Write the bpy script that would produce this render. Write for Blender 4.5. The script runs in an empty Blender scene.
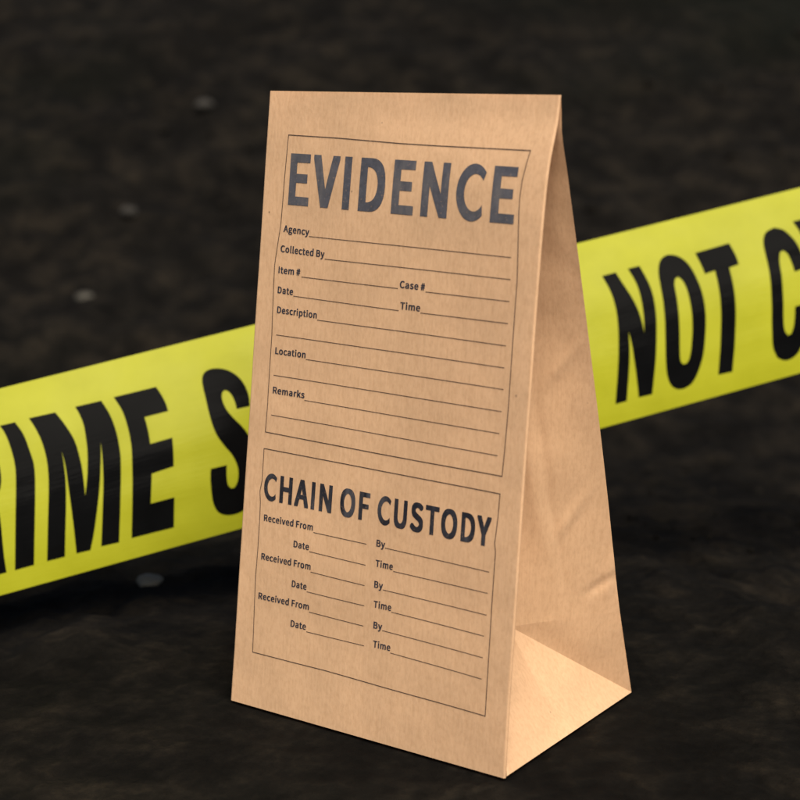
"""Kraft paper evidence bag standing on dark soil in front of crime scene tape."""
import bpy, bmesh, math, random
from mathutils import Vector, Matrix, noise
from mathutils.geometry import tessellate_polygon

# measured outlines and positions: print in mm on the front panel, tape glyphs in 1/10000 of the tape span and width
HEAD_GLYPHS = {"A":[[[[-48,1],[-49,72],[287,994],[292,1000],[538,1000],[567,925],[879,72],[878,1],[635,1],[540,283],[288,284],[282,280],[186,1]],[[341,448],[480,
447],[484,450],[414,661],[411,661],[406,647]]],963],"C":[[[[871,870],[818,917],[759,955],[695,984],[628,1004],[559,1014],[489,1014],[420,1004],[353,
984],[289,955],[230,917],[177,870],[130,817],[91,758],[60,693],[39,625],[27,554],[24,482],[32,411],[48,341],[75,274],[109,212],[152,155],[203,105],
[259,63],[321,30],[386,5],[454,-10],[524,-15],[594,-10],[662,5],[727,30],[789,63],[845,105],[818,294],[789,259],[755,229],[718,204],[679,185],[637,
172],[594,166],[550,166],[507,172],[465,185],[426,204],[389,229],[355,259],[326,294],[302,332],[283,375],[269,419],[262,465],[260,512],[265,558],[275,
604],[292,647],[313,687],[340,724],[371,757],[407,784],[445,806],[486,822],[529,832],[572,835],[615,832],[658,822],[699,806],[737,784],[773,757],[804,
724]]],1004],"D":[[[[84,1],[84,999],[453,1000],[549,993],[649,968],[725,933],[797,875],[844,815],[883,736],[904,649],[914,536],[914,470],[907,373],
[885,278],[844,189],[795,125],[732,74],[646,32],[570,12],[546,7],[458,0]],[[320,169],[346,169],[401,173],[472,191],[527,218],[572,252],[589,268],[623,
315],[652,379],[669,455],[671,483],[669,552],[654,618],[625,687],[588,738],[537,780],[472,811],[408,827],[334,834],[322,834],[319,831]]],1072],
"E":[[[[84,1],[84,999],[768,999],[768,831],[320,829],[320,611],[696,610],[697,442],[694,438],[320,438],[319,174],[322,170],[782,169],[782,1]]],937],
"F":[[[[84,1],[84,999],[768,999],[768,831],[320,829],[320,587],[699,585],[700,421],[696,418],[320,417],[318,1]]],886],"H":[[[[84,1],[84,999],[318,
999],[320,611],[672,610],[676,614],[677,999],[910,999],[911,1],[677,1],[675,438],[322,438],[319,435],[318,1]]],1127],"I":[[[[84,1],[83,997],[87,1000],
[315,1000],[319,997],[319,3],[315,0]]],533],"N":[[[[84,1],[84,999],[318,1000],[322,997],[672,439],[674,999],[903,999],[904,1],[668,0],[663,3],[313,
564],[311,1]]],1120],"O":[[[[440,-15],[357,-7],[278,17],[211,55],[141,117],[96,180],[56,266],[32,364],[24,456],[24,551],[32,642],[56,739],[96,825],
[146,892],[192,933],[216,949],[283,985],[357,1007],[373,1010],[445,1016],[566,1016],[640,1010],[730,985],[805,945],[872,884],[921,817],[957,737],[982,
635],[989,542],[989,465],[979,356],[957,268],[919,184],[870,116],[805,58],[728,15],[654,-7],[568,-16]],[[496,164],[514,164],[580,188],[623,216],[664,
256],[705,321],[726,377],[743,454],[746,478],[743,553],[729,622],[702,688],[671,737],[621,788],[568,819],[511,837],[497,837],[435,815],[390,786],[344,
741],[306,679],[284,623],[270,556],[265,503],[270,449],[284,381],[311,314],[344,261],[387,217],[411,201],[440,183]]],1146],"S":[[[[338,-15],[305,-13],
[260,-7],[212,4],[167,20],[119,42],[81,64],[45,90],[11,120],[11,188],[14,195],[86,273],[193,273],[228,244],[286,206],[329,185],[367,172],[407,163],
[426,163],[450,168],[481,179],[526,208],[538,219],[558,248],[567,274],[565,281],[560,295],[544,321],[525,341],[490,364],[431,392],[214,481],[154,518],
[123,545],[95,577],[80,602],[61,657],[58,679],[58,788],[63,820],[80,870],[111,913],[150,949],[193,976],[240,996],[307,1012],[364,1016],[495,1016],
[560,1010],[621,994],[688,965],[732,938],[774,902],[774,831],[718,766],[707,758],[598,758],[552,792],[500,819],[460,832],[438,837],[424,837],[376,
823],[345,806],[321,784],[309,766],[302,741],[311,719],[327,697],[354,675],[376,661],[438,632],[648,547],[706,513],[749,478],[774,445],[791,414],[806,
365],[808,233],[804,195],[786,146],[755,97],[718,60],[660,25],[602,2],[540,-12],[481,-16]]],946],"T":[[[[291,1],[290,826],[286,830],[-11,831],[-12,
999],[829,999],[829,831],[529,830],[526,826],[525,1]]],951],"U":[[[[423,-15],[363,-12],[294,4],[234,31],[183,71],[154,105],[137,129],[106,195],[86,
279],[79,370],[80,998],[314,998],[315,423],[319,367],[331,312],[356,257],[378,225],[402,203],[418,190],[454,172],[497,163],[533,172],[568,190],[606,
221],[638,266],[657,312],[669,367],[674,420],[675,998],[904,998],[905,356],[903,350],[900,286],[881,202],[852,138],[845,124],[802,70],[749,31],[690,
4],[621,-12],[594,-13],[561,-16]]],1117],"V":[[[[267,1],[-53,925],[-53,999],[189,999],[395,354],[398,357],[445,512],[602,999],[838,999],[839,930],
[834,912],[522,1]]],918],"Y":[[[[245,1],[243,362],[-56,928],[-55,999],[186,999],[317,738],[361,643],[364,641],[540,999],[778,999],[779,925],[480,362],
[479,1]]],858]}
TEXT_GLYPHS = {"#":[[[[111,4],[89,18],[88,87],[115,289],[105,299],[25,300],[5,312],[1,408],[9,422],[31,431],[132,434],[155,585],[145,594],[65,594],[38,608],[36,
711],[65,727],[172,729],[201,956],[211,978],[231,990],[365,991],[393,975],[395,944],[363,736],[371,727],[445,727],[460,743],[481,932],[495,982],[518,
991],[651,991],[671,983],[680,975],[681,956],[648,736],[658,727],[738,727],[765,713],[768,616],[745,595],[645,594],[631,588],[609,441],[618,431],[705,
431],[731,418],[733,314],[705,299],[605,299],[589,289],[561,31],[545,10],[525,2],[398,2],[371,16],[368,56],[401,289],[391,299],[318,299],[310,295],
[301,257],[273,18],[245,2]],[[330,434],[419,434],[438,593],[350,592],[341,573],[328,472]]],845],"A":[[[[-25,4],[-46,18],[-46,44],[287,975],[322,998],
[509,998],[529,990],[544,969],[844,138],[877,44],[877,18],[849,2],[669,2],[642,16],[542,290],[289,292],[274,276],[191,25],[182,16],[155,2]],[[330,
441],[494,441],[415,684],[407,679],[394,642]]],917],"B":[[[[108,4],[84,25],[86,982],[114,998],[528,998],[661,971],[728,939],[768,909],[796,875],[823,
818],[831,774],[831,698],[810,629],[788,595],[733,541],[734,534],[781,511],[831,472],[856,441],[876,396],[891,295],[883,233],[856,163],[824,119],[768,
73],[694,35],[628,17],[541,2]],[[320,151],[448,148],[494,153],[568,174],[608,198],[643,245],[658,302],[643,365],[621,399],[574,429],[488,450],[321,
454]],[[320,597],[388,594],[454,601],[514,614],[561,639],[583,667],[598,705],[596,755],[571,805],[534,832],[481,847],[441,852],[321,850]]],984],
"C":[[[[449,-13],[389,-6],[309,18],[236,56],[139,140],[94,204],[54,298],[32,379],[26,455],[32,619],[61,719],[107,813],[146,864],[233,940],[309,980],
[396,1006],[442,1012],[609,1012],[689,992],[796,935],[844,889],[844,858],[799,801],[756,773],[696,774],[616,829],[549,855],[489,853],[449,841],[382,
804],[349,772],[307,707],[281,638],[266,568],[266,436],[287,341],[307,291],[342,238],[380,197],[436,164],[502,143],[542,145],[616,170],[716,243],[782,
244],[809,232],[862,174],[872,140],[852,109],[798,65],[756,37],[682,6],[589,-14]]],958],"D":[[[[108,4],[84,25],[86,982],[114,998],[454,998],[528,991],
[628,965],[721,920],[798,856],[843,799],[883,711],[904,623],[911,559],[904,384],[883,295],[843,207],[791,138],[730,87],[608,29],[528,9],[454,2]],
[[320,157],[408,153],[448,161],[494,174],[548,204],[589,238],[616,276],[656,365],[671,434],[671,573],[656,642],[623,717],[594,758],[550,799],[494,
826],[421,847],[348,852],[328,852],[318,843]]],1026],"F":[[[[108,4],[84,25],[86,982],[114,998],[734,998],[754,990],[764,975],[764,868],[741,847],[320,
843],[320,578],[674,575],[698,554],[696,441],[668,424],[321,423],[316,18],[288,2]]],841],"I":[[[[108,4],[84,25],[84,975],[92,988],[114,998],[288,998],
[310,988],[318,975],[318,25],[310,12],[288,2]]],487],"L":[[[[108,4],[84,25],[84,975],[92,988],[114,998],[288,998],[310,988],[318,975],[320,157],[734,
153],[758,132],[758,25],[750,12],[728,2]]],828],"R":[[[[108,4],[84,25],[86,982],[114,998],[541,998],[628,983],[688,965],[748,933],[801,883],[830,837],
[851,762],[851,648],[836,592],[784,509],[754,482],[648,428],[646,422],[870,63],[878,44],[876,18],[848,2],[661,2],[638,12],[401,399],[388,406],[328,
406],[318,396],[316,18],[288,2]],[[320,554],[454,550],[494,558],[548,576],[584,610],[603,635],[616,673],[618,736],[581,806],[541,832],[481,847],[414,
852],[320,849]]],954],"T":[[[[312,4],[289,25],[289,837],[279,847],[19,847],[-1,854],[-11,868],[-10,982],[19,998],[806,996],[829,975],[829,868],[819,
854],[799,847],[525,843],[521,18],[492,2]]],905],"a":[[[[224,-13],[130,18],[84,55],[55,90],[27,171],[27,241],[42,298],[74,348],[137,400],[217,438],
[297,463],[470,491],[479,499],[472,537],[437,596],[377,622],[297,602],[204,554],[124,554],[104,566],[89,587],[62,638],[62,669],[184,734],[304,766],
[437,773],[497,766],[544,753],[600,726],[654,676],[686,625],[699,587],[714,492],[712,20],[684,5],[530,5],[490,32],[437,6],[357,-14]],[[307,140],[350,
137],[377,145],[417,164],[477,207],[477,353],[350,324],[301,298],[277,275],[262,247],[254,209],[277,156]]],856],"c":[[[[354,-13],[281,0],[214,25],
[154,62],[79,140],[46,204],[24,279],[18,336],[24,474],[46,543],[79,606],[124,662],[181,709],[261,746],[328,766],[394,773],[521,766],[588,746],[654,
709],[696,676],[696,650],[634,572],[608,559],[548,560],[494,595],[448,615],[408,614],[348,584],[292,525],[266,461],[251,379],[266,291],[308,207],[374,
151],[434,137],[521,170],[561,199],[634,200],[663,185],[710,115],[711,96],[681,62],[654,44],[554,0],[488,-14]]],783],"d":[[[[316,-13],[229,6],[156,
44],[102,94],[60,159],[34,235],[19,322],[26,474],[47,549],[80,612],[119,662],[180,713],[242,746],[296,765],[362,773],[436,773],[542,749],[540,1066],
[569,1082],[749,1080],[772,1059],[771,20],[742,5],[596,5],[562,26],[442,-14]],[[392,140],[436,145],[476,164],[502,181],[539,222],[538,562],[502,589],
[436,615],[396,614],[356,595],[316,559],[274,487],[252,379],[267,279],[300,204],[329,170]]],933],"e":[[[[361,-13],[248,13],[174,51],[124,90],[79,147],
[46,209],[24,279],[18,336],[24,474],[46,543],[79,606],[118,657],[188,715],[248,746],[314,766],[368,773],[494,766],[548,753],[614,721],[674,672],[703,
631],[736,556],[751,480],[750,348],[714,326],[261,326],[253,322],[252,310],[272,254],[299,209],[368,151],[448,131],[508,145],[581,180],[661,180],[683,
166],[723,96],[724,77],[694,51],[574,0],[501,-14]],[[256,461],[521,458],[529,461],[531,487],[516,537],[484,587],[441,614],[394,622],[354,608],[308,
571],[266,506]]],843],"g":[[[[280,-318],[186,-299],[113,-268],[56,-221],[24,-171],[16,-134],[16,-77],[24,-46],[66,20],[106,55],[71,100],[56,156],[56,
187],[64,225],[84,263],[121,301],[58,402],[43,458],[43,527],[64,610],[93,656],[150,710],[240,756],[300,770],[446,770],[520,751],[766,749],[790,729],
[788,628],[760,612],[675,610],[696,546],[696,433],[653,336],[596,282],[520,242],[406,222],[293,228],[278,213],[271,187],[290,156],[340,140],[573,140],
[653,126],[720,102],[773,58],[801,-1],[803,-84],[795,-121],[768,-171],[740,-206],[693,-242],[606,-287],[540,-305],[446,-320]],[[370,-184],[406,-187],
[446,-180],[520,-150],[553,-118],[568,-89],[570,-58],[556,-33],[513,-12],[440,-4],[277,-8],[238,-65],[236,-102],[244,-127],[293,-167]],[[356,364],
[393,362],[433,388],[455,414],[476,471],[476,521],[455,577],[413,617],[373,631],[333,617],[306,593],[284,559],[270,502],[291,421],[326,379]]],857],
"i":[[[[96,4],[73,25],[75,736],[103,752],[283,750],[306,729],[305,18],[276,2]],[[136,847],[80,875],[61,899],[53,925],[53,975],[63,1003],[96,1034],
[156,1054],[216,1054],[256,1047],[286,1032],[312,1007],[326,969],[326,932],[310,891],[283,866],[243,847]]],463],"k":[[[[96,4],[72,25],[72,1057],[80,
1069],[102,1079],[269,1079],[292,1069],[299,1057],[302,498],[319,509],[522,745],[542,752],[729,752],[757,736],[756,709],[542,468],[527,441],[784,56],
[792,25],[785,12],[762,2],[582,2],[562,10],[527,50],[383,276],[376,278],[300,195],[296,16],[269,2]]],841],"l":[[[[196,-13],[142,6],[99,46],[72,121],
[72,1059],[80,1072],[102,1082],[276,1082],[298,1072],[306,1059],[306,153],[316,138],[342,136],[364,121],[379,58],[379,15],[369,0],[322,-14]]],475],
"m":[[[[96,4],[72,25],[72,729],[82,745],[102,752],[249,752],[272,743],[289,725],[342,750],[416,771],[542,771],[629,745],[696,692],[756,731],[829,763],
[862,771],[982,771],[1076,745],[1102,727],[1164,661],[1191,592],[1199,547],[1199,25],[1189,10],[1169,2],[1002,2],[974,18],[972,459],[966,516],[936,
588],[889,613],[813,578],[754,522],[751,18],[722,2],[549,2],[526,12],[519,25],[519,503],[504,559],[477,597],[436,613],[409,606],[366,578],[322,543],
[306,516],[304,18],[276,2]]],1351],"n":[[[[96,4],[72,25],[76,739],[102,752],[249,752],[296,722],[396,764],[429,771],[549,771],[616,757],[678,724],
[716,688],[744,642],[772,516],[769,16],[742,2],[569,2],[540,18],[539,497],[524,554],[509,581],[482,606],[442,613],[402,599],[360,573],[307,522],[304,
18],[276,2]]],920],"o":[[[[348,-13],[261,6],[181,44],[124,90],[79,147],[46,209],[24,285],[18,336],[24,474],[46,549],[72,600],[111,650],[188,715],[248,
746],[321,766],[381,773],[508,766],[574,746],[648,709],[711,657],[750,606],[783,543],[804,468],[811,398],[804,291],[783,209],[750,147],[654,51],[568,
6],[521,-6],[468,-14]],[[398,140],[421,137],[461,151],[521,201],[563,285],[576,373],[563,468],[536,530],[494,582],[454,608],[428,615],[374,608],[312,
562],[266,468],[251,379],[266,285],[292,222],[352,159]]],914],"p":[[[[96,-291],[72,-271],[74,737],[102,753],[249,753],[296,729],[342,751],[422,772],
[576,765],[656,739],[702,709],[749,664],[784,611],[812,536],[826,466],[826,328],[804,227],[771,152],[732,102],[678,51],[609,11],[549,-8],[496,-16],
[402,-16],[309,8],[304,-276],[276,-292]],[[429,139],[482,156],[531,196],[577,290],[592,385],[584,466],[551,555],[522,589],[496,607],[449,617],[382,
593],[336,564],[306,529],[307,196],[382,150]]],933],"r":[[[[96,4],[72,25],[74,736],[102,752],[249,752],[289,727],[349,757],[396,771],[516,771],[576,
750],[584,743],[586,711],[562,614],[536,601],[482,601],[442,612],[409,599],[362,562],[307,472],[304,18],[276,2]]],617],"s":[[[[240,-13],[134,13],[7,
81],[-8,96],[-10,115],[20,162],[47,194],[67,205],[140,206],[254,145],[334,131],[374,145],[397,166],[416,209],[396,254],[380,268],[307,305],[167,358],
[111,392],[70,430],[45,468],[30,525],[38,612],[58,657],[100,704],[134,728],[207,759],[300,773],[380,773],[467,759],[560,721],[616,681],[616,644],[564,
581],[534,565],[474,566],[407,608],[340,628],[280,602],[265,581],[258,543],[279,511],[307,491],[507,413],[563,379],[597,348],[637,272],[644,204],[636,
159],[622,121],[597,84],[554,44],[480,6],[387,-14]]],726],"t":[[[[287,-13],[234,0],[180,25],[140,62],[118,96],[97,171],[97,600],[87,610],[7,610],[-16,
631],[-13,734],[14,747],[80,747],[101,757],[112,921],[124,940],[147,949],[294,949],[320,936],[327,756],[494,754],[516,745],[524,732],[524,631],[514,
617],[494,610],[326,606],[324,228],[338,171],[358,147],[374,138],[394,137],[434,150],[494,150],[520,137],[529,128],[549,52],[549,27],[514,6],[420,
-14]]],602],"v":[[[[254,4],[234,16],[219,44],[-14,654],[-34,711],[-34,736],[-6,752],[174,752],[201,739],[352,302],[361,297],[514,732],[548,752],[714,
752],[734,745],[744,729],[743,705],[490,25],[454,2]]],798],"y":[[[[61,-297],[34,-291],[-1,-271],[-2,-239],[19,-157],[48,-141],[114,-141],[134,-148],
[170,-132],[210,-88],[250,-6],[256,25],[-28,693],[-34,737],[-6,752],[174,752],[201,739],[368,313],[376,322],[521,739],[548,752],[714,752],[734,745],
[743,737],[744,712],[696,573],[470,-44],[410,-164],[328,-249],[274,-278],[194,-299]]],798]}
FRAMES = [[[9.46,189.31],[30.81,188.84],[54.78,187.9],[68.95,187.63],[84.85,187.47],[102.92,187.29],[102.33,183.73],[101.66,178.91],[101.4,173.9],[101.55,
169.41],[102.12,161.45],[102.82,149.81],[102.83,132.16],[102.83,111.39],[102.58,99.4],[102.3,91.47],[79.25,91.57],[55.9,91.68],[31.31,91.92],[7.93,
92.33],[8.06,99.58],[8.0,111.97],[7.99,124.32],[7.4,139.66],[7.19,147.16],[7.75,152.73],[8.66,160.64],[8.97,175.8]],[[7.83,86.83],[31.76,86.56],
[60.31,86.4],[79.68,86.31],[101.98,86.11],[101.84,79.67],[101.49,74.14],[101.23,71.05],[101.77,68.4],[101.73,62.9],[101.66,51.64],[101.85,33.67],
[101.95,17.82],[77.49,18.1],[39.24,18.59],[8.43,18.29],[7.84,35.86],[7.59,43.94],[7.81,53.43],[7.81,62.85],[7.71,68.71],[7.21,72.48],[7.9,76.27]]]
RULES = [[[[21.0,157.33],[100.11,156.22]],[[28.33,150.61],[100.44,149.79]],[[19.0,144.18],[58.6,143.67]],[[69.3,143.51],[100.59,143.36]],[[16.09,137.77],
[59.44,136.91]],[[67.88,136.96],[100.7,136.86]],[[26.9,130.98],[100.53,130.24]],[[9.8,124.56],[100.45,123.68]],[[23.12,117.89],[100.65,117.27]],
[[9.85,111.32],[100.53,110.63]],[[23.62,104.66],[100.25,104.03]],[[9.97,98.2],[100.16,97.37]]],[[[31.04,62.53],[53.05,62.47]],[[29.84,56.04],[53.23,
55.74]],[[31.01,49.51],[53.34,49.2]],[[29.88,42.79],[53.75,42.74]],[[31.48,36.37],[53.93,36.21]],[[30.86,29.71],[54.66,29.93]],[[60.36,62.5],[99.95,
61.96]],[[64.22,55.72],[99.9,55.43]],[[60.58,49.16],[100.0,48.72]],[[64.53,42.77],[99.57,42.15]],[[61.44,36.25],[99.66,35.49]],[[65.11,29.77],[99.8,
28.89]]]]
CAPTIONS = [[["Agency",[9.96,158.13],[20.98,157.62]],["Collected By",[9.32,151.57],[28.13,151.04]],["Item #",[9.01,144.65],[18.42,144.55]],["Date",[9.27,138.18],
[15.9,138.05]],["Description",[9.57,131.71],[26.61,131.43]],["Location",[9.9,118.33],[22.92,118.26]],["Remarks",[9.97,105.4],[23.57,105.27]],
["Case #",[59.25,143.94],[69.04,143.89]],["Time",[59.94,137.42],[67.69,137.35]]],[["Received From",[9.61,62.9],[30.7,63.06]],["Date",[23.01,56.35],
[29.64,56.43]],["Received From",[9.47,49.88],[30.88,50.15]],["Date",[23.33,43.21],[29.71,43.29]],["Received From",[9.37,36.55],[31.26,36.96]],["Date",
[24.01,30.08],[30.56,30.22]],["By",[56.95,62.43],[60.37,62.44]],["Time",[57.14,56.01],[63.99,56.06]],["By",[57.15,49.26],[60.57,49.29]],["Time",
[57.42,42.93],[64.39,43.03]],["By",[57.9,36.29],[61.32,36.32]],["Time",[58.21,30.24],[65.06,30.33]]]]
TAPE_EDGES = [[-0.22846,0.0037,0.01372],[-0.01731,0.26331,0.07858],[-0.24751,0.02652,0.08804],[-0.03205,0.29136,0.154]]
TAPE_GLYPHS = {"I":[[[-200,8113],[-29,8093],[-5,7920],[20,7748],[44,7574],[64,7397],[85,7183],[103,6967],[119,6749],[135,6531],[150,6334],[164,6138],[177,5941],
[186,5746],[193,5497],[197,5250],[199,5004],[200,4759],[200,4365],[199,3972],[197,3580],[195,3188],[192,2639],[189,2091],[186,1542],[183,994],[-32,
993],[-29,1604],[-27,2216],[-25,2828],[-23,3440],[-21,3831],[-19,4222],[-18,4613],[-17,5006],[-18,5250],[-19,5494],[-22,5740],[-29,5987],[-40,6261],
[-55,6536],[-72,6811],[-91,7085],[-103,7244],[-116,7402],[-131,7560],[-147,7716],[-159,7817],[-172,7916],[-187,8014]]],"M":[[[-524,8116],[-226,8068],
[-197,7877],[-168,7686],[-139,7493],[-112,7298],[-82,7073],[-53,6847],[-26,6617],[-3,6385],[19,6094],[38,5799],[54,5502],[69,5207],[79,4969],[87,
4731],[94,4493],[100,4256],[104,4093],[108,3930],[111,3767],[114,3605],[119,3758],[123,3912],[128,4066],[132,4220],[134,4339],[137,4458],[139,4578],
[140,4699],[141,4942],[142,5186],[142,5430],[140,5676],[138,5832],[135,5988],[131,6146],[126,6303],[120,6494],[114,6685],[107,6876],[97,7068],[87,
7219],[76,7370],[62,7521],[48,7670],[37,7776],[25,7881],[12,7985],[0,8090],[298,8057],[325,7850],[351,7643],[377,7435],[399,7224],[421,6992],[440,
6758],[457,6522],[472,6287],[486,6029],[497,5771],[507,5513],[515,5257],[520,5038],[522,4820],[523,4604],[524,4388],[524,3990],[522,3593],[520,3196],
[518,2800],[515,2337],[511,1875],[507,1414],[504,952],[298,996],[302,1414],[306,1832],[310,2250],[313,2668],[316,3001],[318,3335],[321,3669],[322,
4005],[321,4281],[319,4558],[316,4837],[313,5116],[309,5341],[304,5567],[298,5794],[293,6020],[293,5769],[294,5517],[294,5266],[293,5016],[290,4713],
[287,4410],[283,4109],[278,3809],[272,3540],[265,3272],[258,3006],[250,2741],[241,2475],[232,2210],[223,1946],[212,1684],[204,1500],[194,1319],[184,
1138],[175,957],[14,987],[7,1288],[0,1589],[-7,1890],[-15,2191],[-23,2506],[-33,2822],[-42,3138],[-52,3453],[-59,3706],[-67,3959],[-75,4211],[-83,
4464],[-90,4685],[-96,4906],[-103,5127],[-112,5349],[-121,5531],[-132,5714],[-143,5896],[-155,6079],[-147,5900],[-139,5722],[-132,5543],[-126,5365],
[-120,5145],[-114,4926],[-109,4707],[-106,4490],[-104,4183],[-103,3877],[-103,3572],[-103,3268],[-105,2965],[-107,2664],[-109,2362],[-112,2060],[-113,
1791],[-115,1522],[-116,1252],[-117,983],[-320,1002],[-317,1506],[-314,2010],[-311,2514],[-308,3018],[-305,3410],[-302,3801],[-300,4194],[-300,4588],
[-301,4864],[-304,5142],[-309,5421],[-317,5701],[-327,5959],[-340,6219],[-356,6478],[-374,6737],[-389,6925],[-406,7112],[-425,7298],[-445,7483],[-463,
7643],[-483,7801],[-504,7958]]],"E":[[[-351,8072],[137,8046],[154,7924],[170,7802],[186,7680],[202,7557],[215,7437],[228,7315],[240,7193],[251,7071],
[259,6972],[265,6872],[271,6772],[278,6672],[3,6677],[11,6542],[20,6407],[28,6272],[35,6137],[42,6008],[48,5878],[53,5748],[58,5619],[62,5532],[65,
5446],[67,5360],[70,5273],[325,5298],[328,5147],[331,4995],[334,4843],[336,4692],[338,4489],[340,4287],[341,4085],[342,3883],[88,3812],[86,3642],[85,
3471],[83,3300],[82,3129],[80,2943],[79,2757],[77,2571],[76,2384],[351,2378],[348,948],[-145,992],[-143,1557],[-140,2122],[-138,2688],[-137,3255],
[-136,3562],[-137,3870],[-138,4178],[-140,4487],[-141,4735],[-143,4983],[-146,5232],[-151,5483],[-160,5740],[-170,5999],[-183,6258],[-198,6517],[-210,
6719],[-224,6921],[-240,7122],[-258,7320],[-279,7511],[-303,7698],[-327,7885]]],"R":[[[-372,8170],[-289,8172],[-206,8177],[-123,8176],[-39,8161],[-5,
8141],[30,8107],[65,8068],[100,8031],[126,7901],[153,7772],[178,7640],[198,7500],[222,7275],[242,7042],[259,6806],[274,6571],[287,6364],[297,6156],
[306,5948],[313,5742],[316,5603],[317,5465],[316,5329],[313,5198],[309,5095],[302,4995],[293,4899],[282,4811],[271,4744],[258,4684],[243,4628],[229,
4570],[243,4465],[257,4361],[270,4256],[280,4150],[290,3992],[297,3832],[303,3673],[308,3514],[314,3296],[319,3079],[323,2862],[327,2645],[332,2428],
[337,2211],[342,1994],[347,1776],[353,1582],[359,1387],[366,1192],[372,997],[142,1016],[137,1212],[132,1408],[127,1604],[123,1799],[118,2075],[114,
2351],[111,2627],[106,2903],[103,3089],[100,3277],[95,3463],[86,3649],[79,3734],[68,3819],[56,3902],[44,3986],[45,3733],[45,3480],[45,3227],[44,2975],
[43,2486],[41,1998],[38,1510],[36,1022],[-178,1024],[-176,1574],[-173,2123],[-170,2672],[-167,3221],[-165,3579],[-162,3936],[-159,4294],[-159,4653],
[-160,4955],[-162,5259],[-166,5564],[-173,5870],[-181,6093],[-192,6317],[-205,6541],[-220,6764],[-235,6965],[-251,7166],[-269,7366],[-289,7562],[-308,
7717],[-329,7869],[-351,8019]],[[-34,7012],[39,6979],[49,6887],[60,6795],[70,6703],[78,6610],[87,6453],[93,6295],[98,6137],[100,5982],[100,5863],[97,
5746],[93,5630],[89,5513],[31,5399],[26,5555],[21,5711],[17,5867],[11,6023],[1,6270],[-11,6517],[-22,6765]]],"S":[[[-207,3270],[-19,3246],[-19,3089],
[-19,2934],[-19,2777],[-16,2620],[-14,2528],[-11,2434],[-6,2341],[1,2251],[8,2201],[17,2154],[27,2108],[37,2061],[76,2055],[85,2106],[94,2156],[103,
2208],[109,2266],[114,2357],[118,2453],[120,2552],[121,2652],[120,2763],[117,2877],[113,2991],[106,3105],[94,3247],[80,3391],[64,3532],[46,3670],[25,
3807],[3,3939],[-21,4071],[-43,4205],[-67,4352],[-90,4500],[-112,4650],[-132,4802],[-149,4954],[-164,5110],[-177,5266],[-189,5423],[-201,5589],[-211,
5756],[-221,5923],[-230,6090],[-240,6270],[-249,6450],[-257,6631],[-266,6811],[-273,6959],[-281,7106],[-289,7254],[-295,7401],[-300,7505],[-304,7609],
[-307,7712],[-307,7811],[-305,7893],[-302,7974],[-295,8049],[-286,8111],[-275,8157],[-260,8193],[-244,8218],[-227,8234],[-207,8240],[-185,8237],[-163,
8224],[-141,8204],[-113,8170],[-84,8129],[-56,8079],[-28,8020],[-1,7949],[26,7868],[52,7779],[76,7684],[101,7576],[124,7460],[146,7339],[165,7214],
[183,7078],[199,6937],[213,6794],[225,6650],[234,6535],[240,6419],[245,6303],[249,6188],[251,6102],[252,6017],[252,5932],[252,5847],[100,5877],[94,
5977],[89,6077],[83,6177],[76,6277],[68,6376],[59,6475],[49,6573],[37,6668],[28,6730],[18,6790],[7,6847],[-5,6900],[-12,6925],[-20,6946],[-29,6965],
[-37,6985],[-45,6971],[-54,6958],[-62,6942],[-67,6918],[-72,6863],[-75,6800],[-76,6733],[-76,6666],[-74,6585],[-70,6502],[-64,6419],[-58,6336],[-49,
6229],[-38,6122],[-27,6017],[-13,5914],[3,5797],[22,5683],[41,5570],[61,5459],[87,5320],[114,5184],[140,5048],[165,4907],[186,4781],[206,4653],[224,
4522],[240,4388],[255,4238],[267,4084],[277,3930],[285,3776],[293,3582],[299,3388],[304,3195],[306,3004],[307,2784],[307,2566],[304,2350],[300,2136],
[296,1952],[290,1769],[282,1591],[270,1421],[256,1272],[239,1127],[219,996],[195,883],[177,833],[155,801],[130,783],[106,775],[77,773],[47,782],[16,
803],[-13,837],[-39,881],[-66,937],[-90,1007],[-112,1087],[-131,1190],[-147,1307],[-160,1431],[-171,1553],[-181,1715],[-188,1878],[-193,2042],[-198,
2205],[-202,2348],[-205,2492],[-208,2635],[-210,2777],[-210,2901],[-209,3024],[-208,3147]]],"N":[[[-352,7859],[-174,7866],[-147,7648],[-119,7431],
[-92,7214],[-64,6996],[-38,6792],[-11,6589],[15,6384],[40,6179],[60,5998],[80,5816],[98,5633],[115,5450],[128,5290],[139,5130],[150,4970],[160,4810],
[167,4676],[174,4541],[180,4407],[187,4272],[186,4475],[185,4677],[183,4880],[181,5084],[176,5298],[170,5512],[162,5727],[154,5942],[144,6156],[133,
6370],[120,6584],[106,6798],[93,6953],[79,7108],[63,7262],[46,7416],[32,7535],[17,7654],[2,7772],[-14,7891],[139,7890],[159,7712],[180,7535],[201,
7357],[219,7179],[239,6984],[257,6788],[274,6592],[288,6396],[302,6177],[313,5958],[322,5739],[330,5521],[337,5307],[342,5094],[346,4882],[348,4671],
[351,4312],[352,3955],[352,3598],[351,3243],[350,2948],[347,2654],[343,2361],[339,2068],[336,1804],[332,1541],[328,1278],[324,1015],[145,1045],[136,
1274],[127,1503],[118,1732],[109,1961],[98,2210],[87,2459],[75,2708],[64,2957],[54,3174],[45,3392],[36,3609],[25,3827],[15,4016],[4,4206],[-8,4395],
[-20,4584],[-15,4343],[-11,4102],[-7,3861],[-5,3622],[-3,3325],[-3,3029],[-4,2734],[-5,2439],[-6,2086],[-9,1733],[-11,1381],[-14,1029],[-162,1026],
[-160,1419],[-158,1812],[-155,2205],[-154,2599],[-152,3011],[-150,3423],[-150,3835],[-151,4250],[-153,4548],[-156,4848],[-161,5148],[-168,5450],[-175,
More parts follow.
